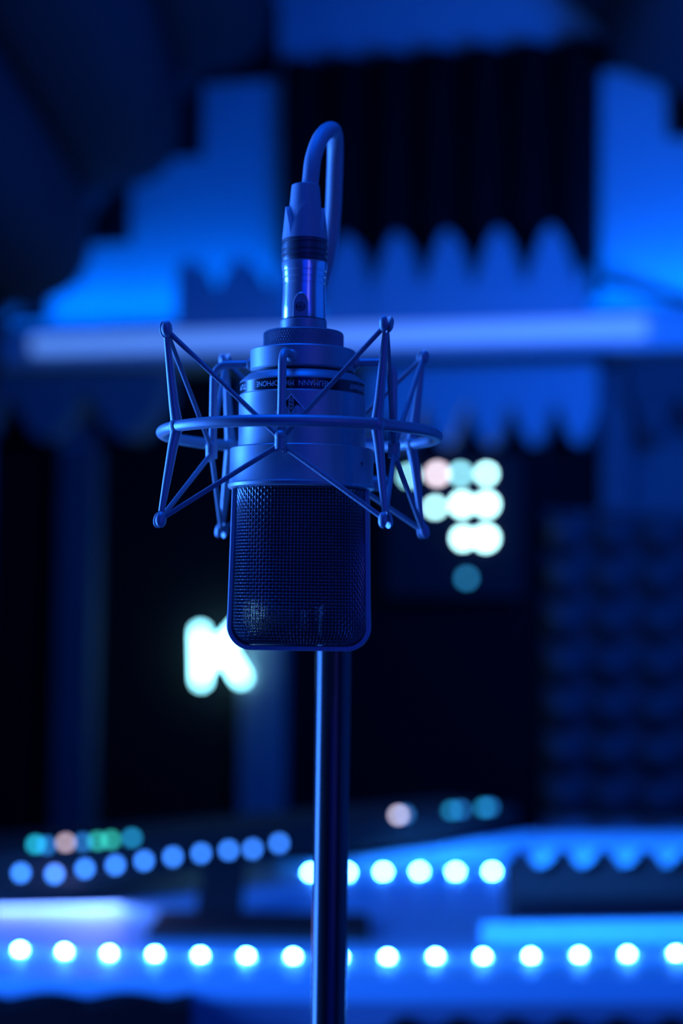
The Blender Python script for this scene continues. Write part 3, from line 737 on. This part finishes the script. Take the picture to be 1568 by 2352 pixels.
# ---------------------------------------------------------------- stand
st = thing('microphone_stand', 'slim black microphone stand pole below the microphone', 'microphone stand', (POLE.x, POLE.y, 0))
ztop = M0.z + 0.010
MB().lathe([(0, 0.012), (0.0088, 0.012), (0.0088, ztop - 0.002), (0.0078, ztop), (0, ztop)], 48).build('pole', 'stand_black', st)
MB().lathe([(0, 0), (0.125, 0), (0.13, 0.004), (0.13, 0.012), (0.12, 0.018), (0.03, 0.024), (0.02, 0.03), (0.0, 0.03)], 64).build('base', 'stand_black', st)
# ---------------------------------------------------------------- cable with its connector
cb = thing('microphone_cable', 'thick cable looping from the silver connector on top of the microphone', 'cable', M0 + Vector((0, 0, 0.0735)), R(-2))
def cpart(mb, name, m, parent=cb, smooth=35): return mb.scaled(K).build(name, m, parent, smooth=smooth)
g = 73.5
cpart(MB().lathe([(0, 0), (9.9, 0), (10.1, 0.4), (10.1, 6), (9.85, 12), (9.8, 16.2), (9.55, 16.4), (9.55, 16.8), (9.85, 17.0), (9.95, 19.0), (9.7, 19.2), (9.7, 19.6), (10.05, 19.8),
                  (10.15, 22.0), (9.9, 22.2), (9.9, 22.6), (10.3, 22.8), (10.6, 26.2), (10.4, 26.9), (0, 26.9)], 96), 'connector_shell', 'chrome')['label'] = 'silver connector shell'
# latch window: raised arch and round emblem
LA = R(-5)
def lc(x, z, rad): th = LA + x / 10.1; return (rad * math.sin(th), -rad * math.cos(th), z)
def arch(w_, h_, zb_):
    pts = [(-w_, zb_), (w_, zb_)]
    for i in range(0, 25): t = i / 24 * PI; pts.append((w_ * math.cos(t) * (1 - 0.0 * t), zb_ + h_ * 0.45 + h_ * 0.55 * math.sin(t)))
    return pts
mb = MB(); pts = arch(3.7, 11.2, 0.3); n = len(pts)
v = [lc(x, z, 10.05) for x, z in pts] + [lc(x * 0.86, 0.3 + (z - 0.3) * 0.95, 10.75) for x, z in pts] + [lc(x * 0.66, 0.3 + (z - 0.3) * 0.88, 10.55) for x, z in pts]
f = [(i, (i + 1) % n, (i + 1) % n + n, i + n) for i in range(n)] + [(i + n, (i + 1) % n + n, (i + 1) % n + 2 * n, i + 2 * n) for i in range(n)] + [tuple(range(2 * n, 3 * n))]
mb.add(v, f); lt = cpart(mb, 'latch', 'bright_plate', smooth=30)
mb = MB(); ec = 4.7
def seg2(mb, pts, wd, rad):
    v = []
    for i, p in enumerate(pts):
        a, b = Vector(pts[max(i - 1, 0)]), Vector(pts[min(i + 1, len(pts) - 1)]); t = (b - a).normalized(); nn = Vector((-t.y, t.x)) * wd / 2
        for q in (Vector(p) - nn, Vector(p) + nn): v.append(lc(q.x, ec + q.y, rad))
    mb.add(v, [(2 * i, 2 * i + 1, 2 * i + 3, 2 * i + 2) for i in range(len(pts) - 1)])
seg2(mb, [(1.95 * math.cos(t), 1.95 * math.sin(t)) for t in [2 * PI * i / 32 for i in range(33)]], 0.36, 10.78)
for pl in ([(-1.5, -0.8), (-1.5, 0.8), (-0.5, -0.9), (-0.5, 0.9)], [(0.0, -1.5), (0.0, 1.5)], [(0.5, -0.9), (0.5, 0.9)], [(0.5, -0.9), (1.3, -0.7), (1.4, 0.0), (1.3, 0.7)]):
    for p, q in zip(pl, pl[1:]): seg2(mb, [p, q], 0.3, 10.78)
cpart(mb, 'emblem', 'groove_black', lt, 0)['label'] = 'round engraved emblem'
cpart(MB().lathe([(10.2, -0.4), (10.35, -0.4), (10.35, 0.2), (10.1, 0.2)], 64), 'gasket', 'groove_black')
# ribbed black collar
cpart(MB().lathe([(0, 27.0), (10.2, 27.0), (10.5, 27.4), (10.6, 28.6), (10.0, 28.9), (10.0, 29.6), (10.6, 29.9), (10.6, 31.4), (10.1, 31.7), (10.1, 32.2), (10.6, 32.5), (10.65, 34.6), (10.1, 34.9),
                  (10.1, 35.7), (10.55, 36.0), (10.5, 37.2), (0, 37.2)], 96), 'ribbed_collar', 'black_plastic')
# tapered boot and its four raised petals
bo = cpart(MB().lathe([(0, 37.3), (8.9, 37.3), (8.2, 44), (7.45, 52), (6.6, 62), (6.4, 63.2), (5.6, 63.6), (0, 63.6)], 64), 'boot', 'boot_rubber')
for d in (8, 98, 188, 278):
    mb = MB(); v = []; f = []; nz, nx = 16, 10
    for lay in (0, 1):
        for j in range(nz + 1):
            z = 37.4 + 15.5 * j / nz; wd = (0.66 * (1 - (j / nz) ** 1.7) + 0.16) * (1 if j < nz else 0.55)
            for i in range(nx + 1):
                th = R(d) + wd * (2 * i / nx - 1) * (0.97 if lay else 1); rb = 8.9 - (z - 37.3) * 0.1
                rad_ = rb - 0.6 if not lay else 10.6 - (z - 37.3) * 0.092
                v.append((rad_ * math.sin(th), -rad_ * math.cos(th), z))
    N = (nz + 1) * (nx + 1)
    for lay in (0, 1):
        for j in range(nz):
            for i in range(nx): q = lay * N + j * (nx + 1) + i; f.append((q, q + 1, q + nx + 2, q + nx + 1))
    for j in range(nz):
        for i in (0, nx): q = j * (nx + 1) + i; f.append((q, q + nx + 1, q + nx + 1 + N, q + N))
    for j in (0, nz):
        for i in range(nx): q = j * (nx + 1) + i; f.append((q, q + 1, q + 1 + N, q + N))
    mb.add(v, f); cpart(mb, 'boot_petal', 'boot_rubber', bo, 40)
# the cable itself, over the top and down behind the microphone and the pole
def cpx(px, py, dy): P = at_depth(px, py, 0.784 + dy); q = P - (M0 + Vector((0, 0, 0.0735))); return Matrix.Rotation(R(2), 3, 'Z') @ (q / K)
ctrl = [cpx(707, 470, 0), cpx(713, 415, 0), cpx(719, 365, 0.002), cpx(734, 322, 0.008), cpx(753, 300, 0.018), cpx(767, 304, 0.030), cpx(770, 345, 0.040), cpx(768, 420, 0.047),
        cpx(764, 500, 0.052), cpx(752, 590, 0.056), cpx(724, 700, 0.070), cpx(700, 850, 0.090), cpx(690, 1000, 0.112), cpx(700, 1150, 0.118), cpx(735, 1290, 0.115), cpx(760, 1400, 0.112), cpx(757, 2000, 0.112), cpx(750, 2600, 0.112)]
def spline(c, n=10):
    out = []
    for i in range(len(c) - 1):
        p0, p1, p2, p3 = c[max(i - 1, 0)], c[i], c[i + 1], c[min(i + 2, len(c) - 1)]
        for k in range(n):
            t = k / n; out.append(0.5 * ((2 * p1) + (p2 - p0) * t + (2 * p0 - 5 * p1 + 4 * p2 - p3) * t * t + (3 * p1 - p0 - 3 * p2 + p3) * t ** 3))
    return out + [c[-1]]
cpart(MB().tube(spline(ctrl), 3.9, 18), 'cable', 'cable_rubber', smooth=60)
